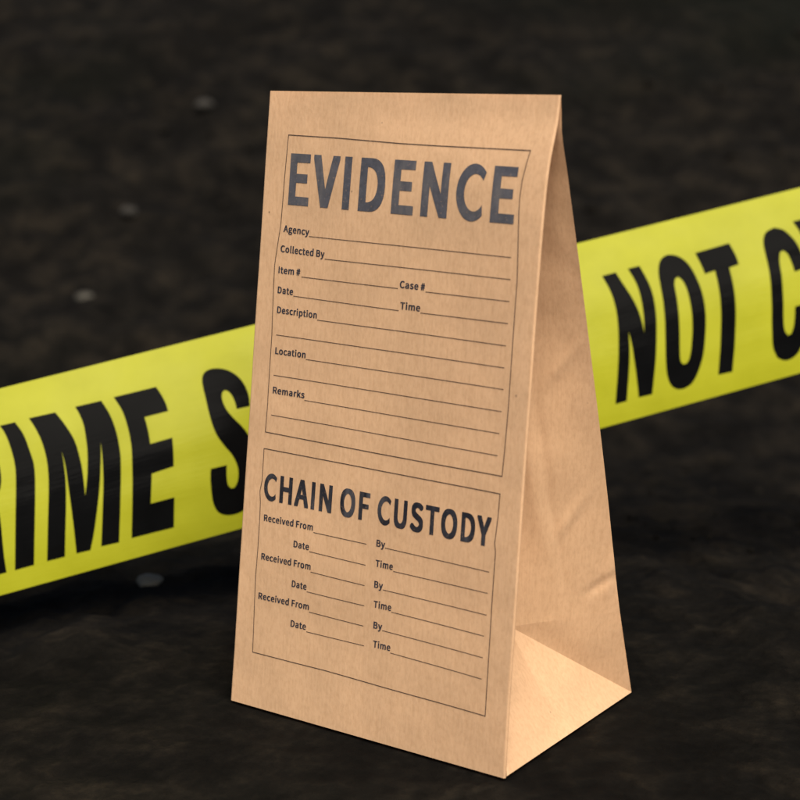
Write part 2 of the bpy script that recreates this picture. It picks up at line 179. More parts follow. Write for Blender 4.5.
5666],[-184,5882],[-195,6100],[-207,6317],[-221,6526],[-236,6735],[-254,6944],[-272,7152],[-291,7330],[-311,7506],[-332,7682]]],"O":[[[-150,8066],
[-119,8024],[-88,7970],[-57,7903],[-29,7824],[5,7706],[37,7574],[66,7432],[92,7284],[123,7063],[151,6833],[176,6598],[198,6363],[221,6106],[241,5847],
[259,5588],[274,5329],[286,5080],[295,4831],[302,4584],[308,4337],[311,4095],[313,3854],[312,3615],[311,3377],[308,3110],[304,2844],[298,2581],[289,
2324],[280,2122],[267,1924],[252,1732],[235,1546],[220,1404],[202,1267],[182,1140],[159,1030],[139,970],[114,926],[88,894],[62,873],[40,865],[17,868],
[-7,883],[-29,912],[-54,960],[-78,1022],[-101,1095],[-120,1177],[-139,1296],[-156,1426],[-169,1561],[-180,1695],[-191,1866],[-199,2038],[-205,2211],
[-210,2382],[-216,2625],[-220,2867],[-223,3108],[-225,3349],[-228,3650],[-231,3950],[-234,4250],[-237,4551],[-242,4824],[-248,5098],[-254,5372],[-261,
5646],[-269,5877],[-278,6109],[-287,6341],[-295,6572],[-301,6756],[-307,6941],[-311,7124],[-313,7303],[-311,7444],[-308,7584],[-302,7718],[-292,7841],
[-281,7912],[-267,7976],[-250,8027],[-231,8065],[-213,8084],[-192,8091],[-171,8084]],[[-53,6765],[-37,6694],[-21,6624],[-5,6552],[7,6476],[24,6338],
[39,6196],[51,6051],[62,5907],[76,5687],[88,5466],[98,5245],[107,5025],[116,4778],[123,4532],[128,4288],[131,4044],[133,3804],[133,3565],[131,3328],
[128,3093],[125,2916],[121,2740],[115,2567],[107,2399],[102,2325],[95,2253],[85,2189],[74,2136],[64,2117],[52,2110],[38,2109],[25,2105],[15,2147],[5,
2187],[-5,2230],[-11,2275],[-19,2399],[-24,2527],[-27,2656],[-29,2783],[-32,3025],[-34,3265],[-36,3505],[-38,3746],[-42,4018],[-46,4291],[-51,4564],
[-56,4838],[-63,5083],[-70,5329],[-78,5576],[-87,5822],[-92,5971],[-99,6121],[-104,6269],[-108,6415],[-107,6492],[-104,6566],[-99,6639],[-96,6713]]],
"T":[[[-290,7812],[167,7878],[183,7745],[199,7613],[214,7481],[229,7347],[240,7242],[250,7136],[260,7029],[269,6923],[275,6842],[280,6762],[285,6681],
[290,6600],[161,6552],[171,6353],[180,6154],[190,5956],[198,5758],[207,5539],[215,5321],[223,5103],[229,4885],[234,4640],[239,4395],[242,4151],[244,
3909],[246,3607],[246,3306],[245,3006],[244,2707],[241,2290],[237,1874],[233,1458],[229,1042],[36,1082],[38,1451],[41,1820],[43,2189],[45,2559],[46,
2887],[47,3216],[46,3546],[45,3877],[43,4150],[40,4423],[35,4697],[30,4972],[24,5204],[16,5436],[8,5669],[-1,5902],[-8,6075],[-16,6247],[-24,6420],
[-31,6592],[-169,6553],[-182,6708],[-195,6863],[-209,7017],[-223,7171],[-239,7332],[-256,7492],[-273,7652]]],"C":[[[-141,8106],[-108,8046],[-75,7988],
[-42,7925],[-13,7844],[21,7719],[52,7579],[81,7430],[108,7279],[131,7140],[152,6996],[171,6849],[188,6701],[205,6536],[221,6370],[235,6202],[247,
6035],[256,5893],[263,5751],[269,5609],[275,5467],[126,5418],[116,5563],[106,5709],[96,5854],[84,5999],[73,6125],[61,6252],[48,6376],[32,6495],[20,
6559],[5,6617],[-11,6673],[-27,6729],[-72,6667],[-74,6542],[-77,6417],[-79,6292],[-79,6164],[-74,5958],[-68,5750],[-60,5541],[-54,5333],[-48,5059],
[-43,4785],[-38,4511],[-34,4237],[-30,3965],[-27,3693],[-24,3421],[-20,3148],[-17,2975],[-14,2800],[-8,2626],[1,2454],[9,2373],[22,2293],[36,2214],
[49,2134],[98,2177],[105,2263],[113,2348],[120,2435],[126,2524],[130,2637],[133,2751],[135,2868],[136,2985],[137,3125],[137,3266],[136,3408],[136,
3550],[285,3569],[288,3348],[290,3126],[292,2905],[292,2686],[291,2468],[287,2251],[282,2038],[275,1828],[268,1662],[259,1498],[247,1343],[230,1202],
[212,1105],[189,1021],[164,951],[136,898],[110,870],[81,859],[51,864],[22,886],[-4,929],[-30,992],[-56,1064],[-82,1132],[-99,1265],[-116,1399],[-132,
1533],[-144,1668],[-155,1876],[-163,2085],[-168,2294],[-172,2502],[-178,2843],[-182,3183],[-185,3522],[-189,3862],[-193,4168],[-197,4473],[-201,4780],
[-206,5087],[-212,5328],[-218,5569],[-225,5811],[-234,6054],[-243,6265],[-254,6477],[-265,6689],[-275,6900],[-282,7057],[-288,7216],[-292,7371],[-292,
7520],[-289,7640],[-281,7759],[-270,7866],[-254,7951],[-231,8011],[-202,8047],[-171,8074]]],"D":[[[-348,7859],[-299,7883],[-249,7914],[-200,7932],
[-150,7915],[-100,7862],[-49,7780],[1,7673],[44,7540],[92,7336],[135,7102],[174,6852],[208,6601],[239,6346],[265,6083],[286,5817],[304,5552],[319,
5275],[330,4996],[338,4718],[343,4443],[347,4143],[348,3844],[347,3548],[343,3255],[338,2962],[330,2672],[319,2386],[304,2110],[290,1910],[271,1716],
[249,1534],[223,1367],[203,1267],[178,1179],[150,1110],[119,1066],[53,1030],[-17,1023],[-88,1027],[-159,1026],[-156,1419],[-154,1812],[-151,2205],
[-150,2599],[-148,3011],[-146,3423],[-146,3835],[-147,4250],[-149,4548],[-152,4848],[-157,5148],[-164,5450],[-171,5666],[-180,5882],[-191,6100],[-203,
6317],[-217,6526],[-232,6735],[-250,6944],[-268,7152],[-287,7330],[-307,7506],[-328,7682]],[[-31,6788],[-7,6663],[18,6539],[41,6413],[59,6282],[79,
6064],[95,5840],[108,5614],[119,5390],[129,5144],[138,4898],[145,4653],[149,4411],[151,4113],[150,3816],[148,3522],[143,3232],[137,2998],[129,2767],
[119,2541],[104,2326],[91,2216],[73,2117],[54,2023],[35,1927],[36,2459],[36,2991],[37,3523],[35,4057],[33,4445],[30,4833],[25,5223],[17,5615],[8,
5907],[-4,6200],[-18,6494]]]}
TAPE_TEXT = [["R",-0.0296],["I",0.0203],["M",0.0854],["E",0.1647],["S",0.263],["N",0.7642],["O",0.8342],["T",0.8816],["C",0.9742],["C",0.3321],["E",0.3881],["N",
0.4385],["E",0.4933],["D",0.5652],["O",0.6279],["R",1.0237],["O",1.1126],["S",1.1958],["S",1.2716],["C",-0.0977]]
CAMERA = {"loc":[0.250774,-0.402802,0.22213],"r":[0.8145612,0.5799745,-0.0109352],"u":[-0.1157939,0.181044,0.9766344],"f":[0.5684028,-0.7942623,0.214629],
"lens":75.62681338201243}
BULGE_Z = [0,10,26,46,61,79.5,100,127,150,168,177,182,186,190,193.5,196.5,200,203.27]
BULGE_Y = [0,-0.6,-1.2,-1.6,-2.1,-2.6,-3.1,-3.6,-3.9,-4.05,-3.9,-3.4,-2.75,-1.8,-0.9,-0.35,-0.1,0]
PEBBLES = [(-0.2271, 0.083, 0.005, 1, 'pale grey pebble lying just below the tape at lower left, the brightest one'),
(-0.845, 0.6451, 0.0081, 1, 'grey pebble lying just above the left part of the tape'),
(-0.9073, 0.7693, 0.0087, 0, 'faint dull pebble high on the soil, above the left part of the tape'),
(-0.9915, 0.9762, 0.0098, 0, 'dim pebble far back, beside the upper left edge of the bag')]
# elevation, azimuth (degrees clockwise from +Y), strength, angular size
SUN = (54, 127, 4.6, 54)
SKY = .075
EXPOSURE = .63
APERTURE = .0056

random.seed(7)
scene = bpy.context.scene
COL = scene.collection

# ------------------------------------------------------------------ helpers
def link(name, verts, faces, mat, parent=None, smooth=False):
    me = bpy.data.meshes.new(name)
    me.from_pydata([tuple(v) for v in verts], [], faces)
    me.update()
    if smooth:
        for p in me.polygons:
            p.use_smooth = True
    ob = bpy.data.objects.new(name, me)
    COL.objects.link(ob)
    if mat:
        me.materials.append(mat)
    if parent:
        ob.parent = parent
    return ob

def tag(o, label=None, cat=None, group=None, kind=None):
    if label: o['label'] = label
    if cat: o['category'] = cat
    if group: o['group'] = group
    if kind: o['kind'] = kind
    return o

def hermite(xs, ys, x):
    n = len(xs)
    if x <= xs[0]: return ys[0]
    if x >= xs[-1]: return ys[-1]
    i = 0
    while xs[i + 1] < x: i += 1
    h = xs[i + 1] - xs[i]; t = (x - xs[i]) / h
    def m(k):
        a, b = max(k - 1, 0), min(k + 1, n - 1)
        return (ys[b] - ys[a]) / (xs[b] - xs[a])
    t2, t3 = t * t, t * t * t
    return ((2*t3-3*t2+1)*ys[i] + (t3-2*t2+t)*h*m(i) + (-2*t3+3*t2)*ys[i+1] + (t3-t2)*h*m(i+1))

def sstep(a, b, x):
    t = max(0.0, min(1.0, (x - a) / (b - a)))
    return t * t * (3 - 2 * t)

# ------------------------------------------------------------------ materials
def new_mat(name):
    m = bpy.data.materials.new(name); m.use_nodes = True
    nt = m.node_tree
    for n in list(nt.nodes): nt.nodes.remove(n)
    out = nt.nodes.new('ShaderNodeOutputMaterial')
    b = nt.nodes.new('ShaderNodeBsdfPrincipled')
    nt.links.new(b.outputs[0], out.inputs[0])
    return m, nt, b, out

def N(nt, t, **kw):
    n = nt.nodes.new(t)
    for k, v in kw.items():
        if k in n.inputs: n.inputs[k].default_value = v
        else: setattr(n, k, v)
    return n

def coord(nt, scale=(1, 1, 1)):
    tc = N(nt, 'ShaderNodeTexCoord'); mp = N(nt, 'ShaderNodeMapping')
    mp.inputs['Scale'].default_value = scale
    nt.links.new(tc.outputs['Object'], mp.inputs['Vector'])
    return mp.outputs['Vector']

def ntex(nt, vec, scale, detail=4, rough=.5):
    n = N(nt, 'ShaderNodeTexNoise'); n.inputs['Scale'].default_value = scale
    n.inputs['Detail'].default_value = detail; n.inputs['Roughness'].default_value = rough
    nt.links.new(vec, n.inputs['Vector'])
    return n.outputs['Fac']

def ramp(nt, fac, stops):
    r = N(nt, 'ShaderNodeValToRGB'); e = r.color_ramp.elements
    while len(e) < len(stops): e.new(.5)
    for el, (p, c) in zip(e, stops):
        el.position = p; el.color = (c[0], c[1], c[2], 1)
    nt.links.new(fac, r.inputs['Fac'])
    return r.outputs['Color']

def mix(nt, fac, a, b, mode='MIX'):
    m = N(nt, 'ShaderNodeMix', data_type='RGBA', blend_type=mode)
    if isinstance(fac, (int, float)): m.inputs['Factor'].default_value = fac
    else: nt.links.new(fac, m.inputs['Factor'])
    for s, v in (('A', a), ('B', b)):
        sock = [i for i in m.inputs if i.name == s and i.type == 'RGBA'][0]
        if isinstance(v, tuple): sock.default_value = (*v, 1)
        else: nt.links.new(v, sock)
    return [o for o in m.outputs if o.type == 'RGBA'][0]

def kraft(name, col, translucency):
    m, nt, b, out = new_mat(name)
    v = coord(nt)
    big = ntex(nt, v, 45, 3)
    fib = ntex(nt, coord(nt, (1, 1, .45)), 1100, 3, .6)
    mott = ntex(nt, v, 420, 4, .65)
    rib = ntex(nt, coord(nt, (1, 1, .02)), 900, 2)
    c = ramp(nt, big, [(.3, tuple(x * .93 for x in col)), (.7, tuple(min(1, x * 1.06) for x in col))])
    c = mix(nt, .22, c, ramp(nt, mott, [(.32, (.90, .88, .85)), (.52, (1, 1, 1)), (.72, (1.05, 1.05, 1.06))]), 'MULTIPLY')
    c = mix(nt, .55, c, ramp(nt, fib, [(.33, (.86, .83, .79)), (.55, (1, 1, 1))]), 'MULTIPLY')
    c = mix(nt, .30, c, ramp(nt, rib, [(.38, (.86, .84, .80)), (.55, (1, 1, 1))]), 'MULTIPLY')
    # dark bark flecks of unbleached pulp
    vo = N(nt, 'ShaderNodeTexVoronoi'); vo.inputs['Scale'].default_value = 210
    nt.links.new(v, vo.inputs['Vector'])
    fl = ramp(nt, vo.outputs['Distance'], [(.05, (1, 1, 1)), (.11, (0, 0, 0))])
    sel = ramp(nt, vo.outputs['Color'], [(.80, (0, 0, 0)), (.86, (1, 1, 1))])
    flk = mix(nt, 1.0, fl, sel, 'MULTIPLY')
    c = mix(nt, flk, c, tuple(x * .42 for x in col))
    nt.links.new(c, b.inputs['Base Color'])
    b.inputs['Roughness'].default_value = .62
    b.inputs['Specular IOR Level'].default_value = .32
    bp = N(nt, 'ShaderNodeBump'); bp.inputs['Strength'].default_value = .16; bp.inputs['Distance'].default_value = .0004
    add = N(nt, 'ShaderNodeMath', operation='ADD')
    nt.links.new(fib, add.inputs[0]); nt.links.new(rib, add.inputs[1])
    nt.links.new(add.outputs[0], bp.inputs['Height'])
    bp2 = N(nt, 'ShaderNodeBump'); bp2.inputs['Strength'].default_value = .09; bp2.inputs['Distance'].default_value = .004
    nt.links.new(ntex(nt, v, 60, 3, .55), bp2.inputs['Height']); nt.links.new(bp.outputs[0], bp2.inputs['Normal'])
    nt.links.new(bp2.outputs[0], b.inputs['Normal'])
    tr = N(nt, 'ShaderNodeBsdfTranslucent'); nt.links.new(mix(nt, 1.0, c, (1.0, .66, .36), 'MULTIPLY'), tr.inputs['Color'])
    ms = N(nt, 'ShaderNodeMixShader'); ms.inputs[0].default_value = translucency
    nt.links.new(b.outputs[0], ms.inputs[1]); nt.links.new(tr.outputs[0], ms.inputs[2])
    nt.links.new(ms.outputs[0], out.inputs[0])
    return m

def ink(name, col, rough, spec=.5, var=.35, worn=(.5, .3, .17), wear=.25, sheen=None):
    m, nt, b, out = new_mat(name)
    v = coord(nt)
    c = ramp(nt, ntex(nt, v, 500, 4, .7), [(.3, tuple(x * (1 - var) for x in col)), (.7, tuple(x * (1 + var) for x in col))])
    if sheen:  # uneven gloss sheen painted into the ink colour as lighter streaks
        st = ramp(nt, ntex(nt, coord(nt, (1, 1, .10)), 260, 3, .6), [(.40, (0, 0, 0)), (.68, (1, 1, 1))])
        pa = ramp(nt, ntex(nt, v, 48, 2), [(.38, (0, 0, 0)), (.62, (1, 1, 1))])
        c = mix(nt, mix(nt, 1.0, st, pa, 'MULTIPLY'), c, sheen)
    w = ramp(nt, ntex(nt, v, 1600, 2), [(.62, (0, 0, 0)), (.78, (wear, wear, wear))])
    c = mix(nt, w, c, worn)
    nt.links.new(c, b.inputs['Base Color'])
    b.inputs['Roughness'].default_value = rough; b.inputs['Specular IOR Level'].default_value = spec
    bp = N(nt, 'ShaderNodeBump'); bp.inputs['Strength'].default_value = .2; bp.inputs['Distance'].default_value = .004
    nt.links.new(ntex(nt, v, 60, 3, .55), bp.inputs['Height']); nt.links.new(bp.outputs[0], b.inputs['Normal'])
    return m

def film(name, stops, rough, spec=.5, ripple=.06):
    m, nt, b, out = new_mat(name)
    c = ramp(nt, ntex(nt, coord(nt), 55, 4, .6), stops)
    nt.links.new(c, b.inputs['Base Color'])
    b.inputs['Specular IOR Level'].default_value = spec
    r = ramp(nt, ntex(nt, coord(nt), 25, 3), [(.3, (rough * .8,) * 3), (.7, (rough * 1.25,) * 3)])
    nt.links.new(r, b.inputs['Roughness'])
    # stretch ripples run along the tape
    tc = N(nt, 'ShaderNodeTexCoord')
    mp = N(nt, 'ShaderNodeMapping'); mp.inputs['Scale'].default_value = (6, 55, 1)
    nt.links.new(tc.outputs['UV'], mp.inputs['Vector'])
    bp = N(nt, 'ShaderNodeBump'); bp.inputs['Strength'].default_value = ripple; bp.inputs['Distance'].default_value = .0012
    nt.links.new(ntex(nt, mp.outputs[0], 1.0, 3, .5), bp.inputs['Height'])
    nt.links.new(bp.outputs[0], b.inputs['Normal'])
    return m

PAPER = kraft('kraft_paper', (.65, .410, .232), .26)
INK_HEAD = ink('heading_ink', (.013, .012, .016), .36, .5, sheen=(.060, .056, .062))  # vertical gloss streaks are painted in as a lighter grey
INK_TITLE = ink('title_ink', (.050, .047, .054), .42, .6, .25, sheen=(.092, .080, .076))  # base grey lightened to paint in the gloss reflection on the big heading
INK_TEXT = ink('caption_ink', (.018, .018, .026), .5, .4)
INK_RULE = ink('rule_ink', (.055, .034, .022), .6, .3, wear=.5)
YELLOW = film('yellow_film', [(.3, (.232, .232, .008)), (.7, (.258, .257, .011))], .40, .10)
BLACK = film('black_print', [(.3, (.002, .002, .002)), (.7, (.003, .003, .003))], .20, .014, .08)

def soil_material():
    m, nt, b, out = new_mat('dark_soil')
    v = coord(nt)
    a = ntex(nt, v, 3.0, 4, .6); f = ntex(nt, v, 30, 3, .55); h = ntex(nt, v, 130, 5, .7); g = ntex(nt, v, 1.6, 3, .5)
    c = ramp(nt, a, [(.3, (.0029, .0024, .0018)), (.5, (.0042, .0035, .0027)), (.7, (.0062, .0052, .0040))])
    c = mix(nt, 1.0, c, ramp(nt, f, [(.34, (.50, .50, .50)), (.5, (.95, .95, .95)), (.66, (1.9, 1.8, 1.65))]), 'MULTIPLY')
    c = mix(nt, .8, c, ramp(nt, h, [(.32, (.5, .49, .47)), (.52, (1, 1, 1)), (.72, (1.95, 1.85, 1.65))]), 'MULTIPLY')
    c = mix(nt, ramp(nt, g, [(.52, (0, 0, 0)), (.70, (.5, .5, .5))]), c, (.0022, .0031, .0015))   # patches of moss
    nt.links.new(c, b.inputs['Base Color'])
    b.inputs['Roughness'].default_value = .95; b.inputs['Specular IOR Level'].default_value = .05
    b1 = N(nt, 'ShaderNodeBump'); b1.inputs['Strength'].default_value = .8; b1.inputs['Distance'].default_value = .016
    nt.links.new(f, b1.inputs['Height'])
    b2 = N(nt, 'ShaderNodeBump'); b2.inputs['Strength'].default_value = .8; b2.inputs['Distance'].default_value = .0018
    nt.links.new(h, b2.inputs['Height']); nt.links.new(b1.outputs[0], b2.inputs['Normal'])
    nt.links.new(b2.outputs[0], b.inputs['Normal'])
    return m

def plain(name, lo, hi, scale, rough=.85, spec=.2):
    m, nt, b, out = new_mat(name)
    c = ramp(nt, ntex(nt, coord(nt), scale, 4, .6), [(.3, lo), (.7, hi)])
    nt.links.new(c, b.inputs['Base Color'])
    b.inputs['Roughness'].default_value = rough; b.inputs['Specular IOR Level'].default_value = spec
    return m

# ------------------------------------------------------------------ the bag (metres; 110 x 82 mm base, 203 mm tall)
W, H, D = .110, .20327, .08178
HALF = D / 2
SLOPE = .02955 / H
def y_front(u, z):
    z = max(0, min(H, z))
    return SLOPE * z + hermite(BULGE_Z, BULGE_Y, z * 1000) / 1000 * max(0, min(1, u / W)) ** 1.2 + .00035 * noise.noise(Vector((u * 34, z * 22, 4.2))) * sstep(0, .02, z) * sstep(H, H - .03, z)
BZ = [0, 34.6, 72.8, 95.7, 121.5, 163.6, 172, 180, 189, 193, 199, 203.27]
BY = [81.8, 71.6, 62.8, 57.2, 50.4, 39.0, 36.6, 34.4, 31.6, 30.7, 30.4, 29.95]
def y_back(u, z):
    r = hermite(BZ, BY, z * 1000) / 1000
    l = D - (D - .03) * z / H
    return l + (r - l) * u / W
def front_pt(u, z, lift=0.0):
    """point of the front panel; u from its left edge, z the height (both in metres)"""
    e = .0006
    dz = (y_front(u, z + e) - y_front(u, z - e)) / (2 * e); du = (y_front(u + e, z) - y_front(u - e, z)) / (2 * e)
    n = Vector((du, -1, dz)).normalized()
    return Vector((u - W, y_front(u, z), z)) + n * lift

bag = bpy.data.objects.new('paper_bag', None); COL.objects.link(bag)
bag.location = (0, 0, 0); bag.empty_display_size = .02
tag(bag, 'upright brown kraft paper evidence bag with folded side gusset and printed custody form', 'paper bag')

FOLD = .0006     # radius of the paper's folds
def grid(nu, nv, fn):
    vs = [fn(i / nu, j / nv) for j in range(nv + 1) for i in range(nu + 1)]
    fs = [(j*(nu+1)+i, j*(nu+1)+i+1, (j+1)*(nu+1)+i+1, (j+1)*(nu+1)+i) for j in range(nv) for i in range(nu)]
    return vs, fs

vs, fs = grid(44, 90, lambda a, b: front_pt(FOLD + a * (W - 2 * FOLD), b * H))
front = link('front_panel', vs, fs, PAPER, bag, True)
vs, fs = grid(30, 60, lambda a, b: Vector((a * W - W, y_back(a * W, b * H), b * H)))
back = link('back_panel', vs, fs, PAPER, bag, True)

APEX = Vector((-.0226, .0393, .0322))
def wob(p, amp, s):
    return amp * (noise.noise(p * s) + .5 * noise.noise(p * s * 2.3 + Vector((7, 3, 1))))

def gusset(side):
    """the folded side of the bag: front half, back half and the turned-in bottom triangle. side +1 is at x = 0"""
    V, F = [], []
    def add(vs, fs):
        k = len(V); V.extend(vs); F.extend(tuple(i + k for i in f) for f in fs)
    uu = W if side > 0 else 0.0
    def P(inx, y, z):               # inx: distance inward from the side plane
        return Vector((-inx if side > 0 else -W + inx, y, z))
    def yf(z): return y_front(uu, z)
    def yb(z): return y_back(uu, z)
    za = APEX.z
    def crease(z):
        g = max(0.0, (yb(z) - yf(z)) / 2); k = sstep(za, za + .045, z)
        x, y = math.sqrt(max(1e-8, HALF * HALF - g * g)), (yf(z) + yb(z)) / 2
        return x * k - APEX.x * (1 - k), y * k + APEX.y * (1 - k)
    # rounded fold from the front panel into the gusset
    def fold(a, b):
        z = b * H; th = a * math.radians(150)
        return P(FOLD - FOLD * math.sin(th), yf(z) + FOLD - FOLD * math.cos(th), z)
    add(*grid(5, 70, fold))
    def back_half(a, b):
        z = za + b * (H - za); cx, cy = crease(z)
        k = P(cx, cy, z); e = P(0, yb(z), z)
        p = e.lerp(k, a)
        bow = math.sin(math.pi * a) * .0022 * sstep(.35, .7, b) * (1 - .7 * b)
        # a soft pressed-in fold runs up the half gusset, two thirds of the way in
        bow -= .0085 * sstep(0, .34, b) * sstep(.8, .3, b) * (a / .6 if a < .6 else (1 - a) / .4) ** .95
        n = Vector((cy - yb(z), -cx * side, 0)); n = Vector((abs(yb(z) - cy) * side, -cx, 0)).normalized()
        w = wob(p, .0008, 34) * sstep(0, .15, a) * sstep(1, .85, a) * sstep(.02, .4, b) * sstep(1, .9, b)
        # crumple lines pressed into the paper
        for (a0, z0, a1, z1, amp) in ((0, .046, .30, .040, -.0006), (.12, .078, .52, .060, .0005), (.50, .045, .46, .120, -.0005), (.05, .128, .40, .112, .0005), (.0, .055, .12, .036, .0004)):
            dx, dz = (a1 - a0) * .04, z1 - z0; qx, qz = (a - a0) * .04, z - z0
            t = max(0, min(1, (qx * dx + qz * dz) / (dx * dx + dz * dz)))
            d = math.hypot(qx - t * dx, qz - t * dz)
            w += amp * math.exp(-(d / .0016) ** 2) * math.sin(math.pi * (.08 + .84 * t)) * sstep(0, .04, b)
        return p + n * (w - bow * .55)
    add(*grid(44, 170, back_half))
    def front_half(a, b):
        z = za + b * (H - za); cx, cy = crease(z)
        return P(FOLD * 1.2, yf(z) + FOLD * 1.9, z).lerp(P(cx, cy - .00015, z), a)
    add(*grid(16, 60, front_half))
    A = P(-APEX.x, APEX.y, APEX.z)
    F0, B0 = P(.0002, yf(0) + .0003, .0002), P(0, yb(0), .0002)
    Fz, Bz = P(FOLD * 1.2, yf(za) + FOLD * 1.9, za), P(0, yb(za), za)
    def tri(p, q, r, n, dent=0):
        def fn(a, b):
            x = p.lerp(q, a)
            y = x.lerp(r, b)
            nn = (q - p).cross(r - p).normalized()
            if nn.x * side < 0: nn = -nn
            # the pressed-in crease up the middle of the triangle, and a slight pucker
            m = 0 if dent == 0 else (a if dent > 0 else 1 - a)
            s = -abs(dent) * m ** 1.6 * (4 * b * (1 - b)) ** .6
            return y + nn * (s + wob(y, .0005, 60) * 4 * b * (1 - b) * 4 * a * (1 - a))
        return grid(n, n, fn)
    # bottom triangle with its centre crease: two facets meeting on the median
    mid = (F0 + B0) / 2
    add(*tri(F0, mid, A, 16, .0017)); add(*tri(mid, B0, A, 16, -.0017))
    # lower pieces of the two half gussets, between the diagonal fold and the level crease
    add(*tri(B0, Bz, A, 16, 0))
    add(*tri(Fz, F0, A, 10, 0))
    return V, F

for side in (1, -1):
    v_, f_ = gusset(side)
    g_ = link('side_gusset', v_, f_, PAPER, bag, True)
    bm = bmesh.new(); bm.from_mesh(g_.data)
    bmesh.ops.remove_doubles(bm, verts=bm.verts, dist=1e-6)
    bmesh.ops.recalc_face_normals(bm, faces=bm.faces); bm.to_mesh(g_.data); bm.free()
    g_.data.set_sharp_from_angle(angle=math.radians(24))
vs, fs = grid(8, 8, lambda a, b: Vector((a * (W - .002) - W + .001, .001 + b * (D - .002), .0006)))
link('bottom_panel', vs, fs, PAPER, bag)

# ------------------------------------------------------------------ the print on the front panel
def shape_mesh(polys, bm):
    """fill one outline with its holes (2D metres) into bm"""
    tri = tessellate_polygon([[Vector((x, y, 0)) for x, y in p] for p in polys])
    pts = [bm.verts.new((x, y, 0)) for p in polys for x, y in p]
    for t in tri:
        if len(set(t)) == 3:
            try: bm.faces.new([pts[i] for i in t])
            except ValueError: pass

def area(p):
    return sum(a[0]*b[1]-b[0]*a[1] for a, b in zip(p, p[1:] + p[:1])) / 2
def inside(pt, poly):
    c = False
    for (x1, y1), (x2, y2) in zip(poly, poly[1:] + poly[:1]):
        if (y1 > pt[1]) != (y2 > pt[1]) and pt[0] < (x2-x1)*(pt[1]-y1)/(y2-y1)+x1: c = not c
    return c
def islands(loops):
    loops = [l[:-1] if l[0] == l[-1] else l for l in loops]
    loops = sorted((l for l in loops if len(l) > 3), key=lambda l: -abs(area(l)))
    out = []
    for l in loops:
        for isl in out:
            if inside(l[0], isl[0]): isl.append(l); break
        else: out.append([l])
    return out

def cut(bm, axis, step, lo, hi):
    k = math.ceil(lo / step)
    while k * step < hi:
        co = [0, 0, 0]; no = [0, 0, 0]; co[axis] = k * step; no[axis] = 1
        bmesh.ops.bisect_plane(bm, geom=bm.verts[:] + bm.edges[:] + bm.faces[:], plane_co=co, plane_no=no, dist=1e-7)
        k += 1

def word(bm, glyphs, text, u0, z0, u1, z1, cap, mono=None):
    """set text along the line from (u0,z0) to (u1,z1) in mm, stretched to that length"""
    x = 0; items = []; x_min = None
    for ch in text:
        if ch == ' ': x += 300; continue
        loops, adv = glyphs[ch]
        items.append((ch, x)); x_last = x + max(p[0] for l in loops for p in l)
        if x_min is None: x_min = min(p[0] for l in loops for p in l)
        x += adv
    s = (u1 - u0) / (x_last - x_min)
    for ch, x in items:
        for isl in islands([[tuple(p) for p in l] for l in glyphs[ch][0]]):
            polys = []
            for l in isl:
                q = []
                for px, py in l:
                    u = u0 + (px + x - x_min) * s
                    q.append((u / 1000, (z0 + (z1 - z0) * (u - u0) / (u1 - u0) + py / 1000 * cap) / 1000))
                polys.append(q)
            shape_mesh(polys, bm)

def print_on_panel(name, bm, mat, lift, step=.004):
    xs = [v.co.x for v in bm.verts]; ys = [v.co.y for v in bm.verts]
    cut(bm, 0, step, min(xs), max(xs)); cut(bm, 1, step * .6, min(ys), max(ys))
    for v in bm.verts: v.co = front_pt(v.co.x, v.co.y, lift)
    bmesh.ops.recalc_face_normals(bm, faces=bm.faces)
    me = bpy.data.meshes.new(name); bm.to_mesh(me); bm.free()
    me.materials.append(mat)
    flip = sum(p.normal.y * p.area for p in me.polygons) > 0
    if flip: me.flip_normals()
    ob = bpy.data.objects.new(name, me); COL.objects.link(ob); ob.parent = front
    return ob

def strip(bm, pts, w, closed=False):
    n = len(pts); L = []
    for i in range(n):
        p = Vector(pts[i])
        a = Vector(pts[(i - 1) % n]) if closed or i > 0 else None
        b = Vector(pts[(i + 1) % n]) if closed or i < n - 1 else None
        d1 = (p - a).normalized() if a is not None else (b - p).normalized()
        d2 = (b - p).normalized() if b is not None else d1
        t = (d1 + d2).normalized(); nn = Vector((-t.y, t.x)); k = w / 2 / max(.4, nn.dot(Vector((-d1.y, d1.x))))
        L.append((bm.verts.new((*(p + nn * k), 0)), bm.verts.new((*(p - nn * k), 0))))
    for i in range(n if closed else n - 1):
        a, b = L[i], L[(i + 1) % n]
        bm.faces.new((a[0], b[0], b[1], a[1]))

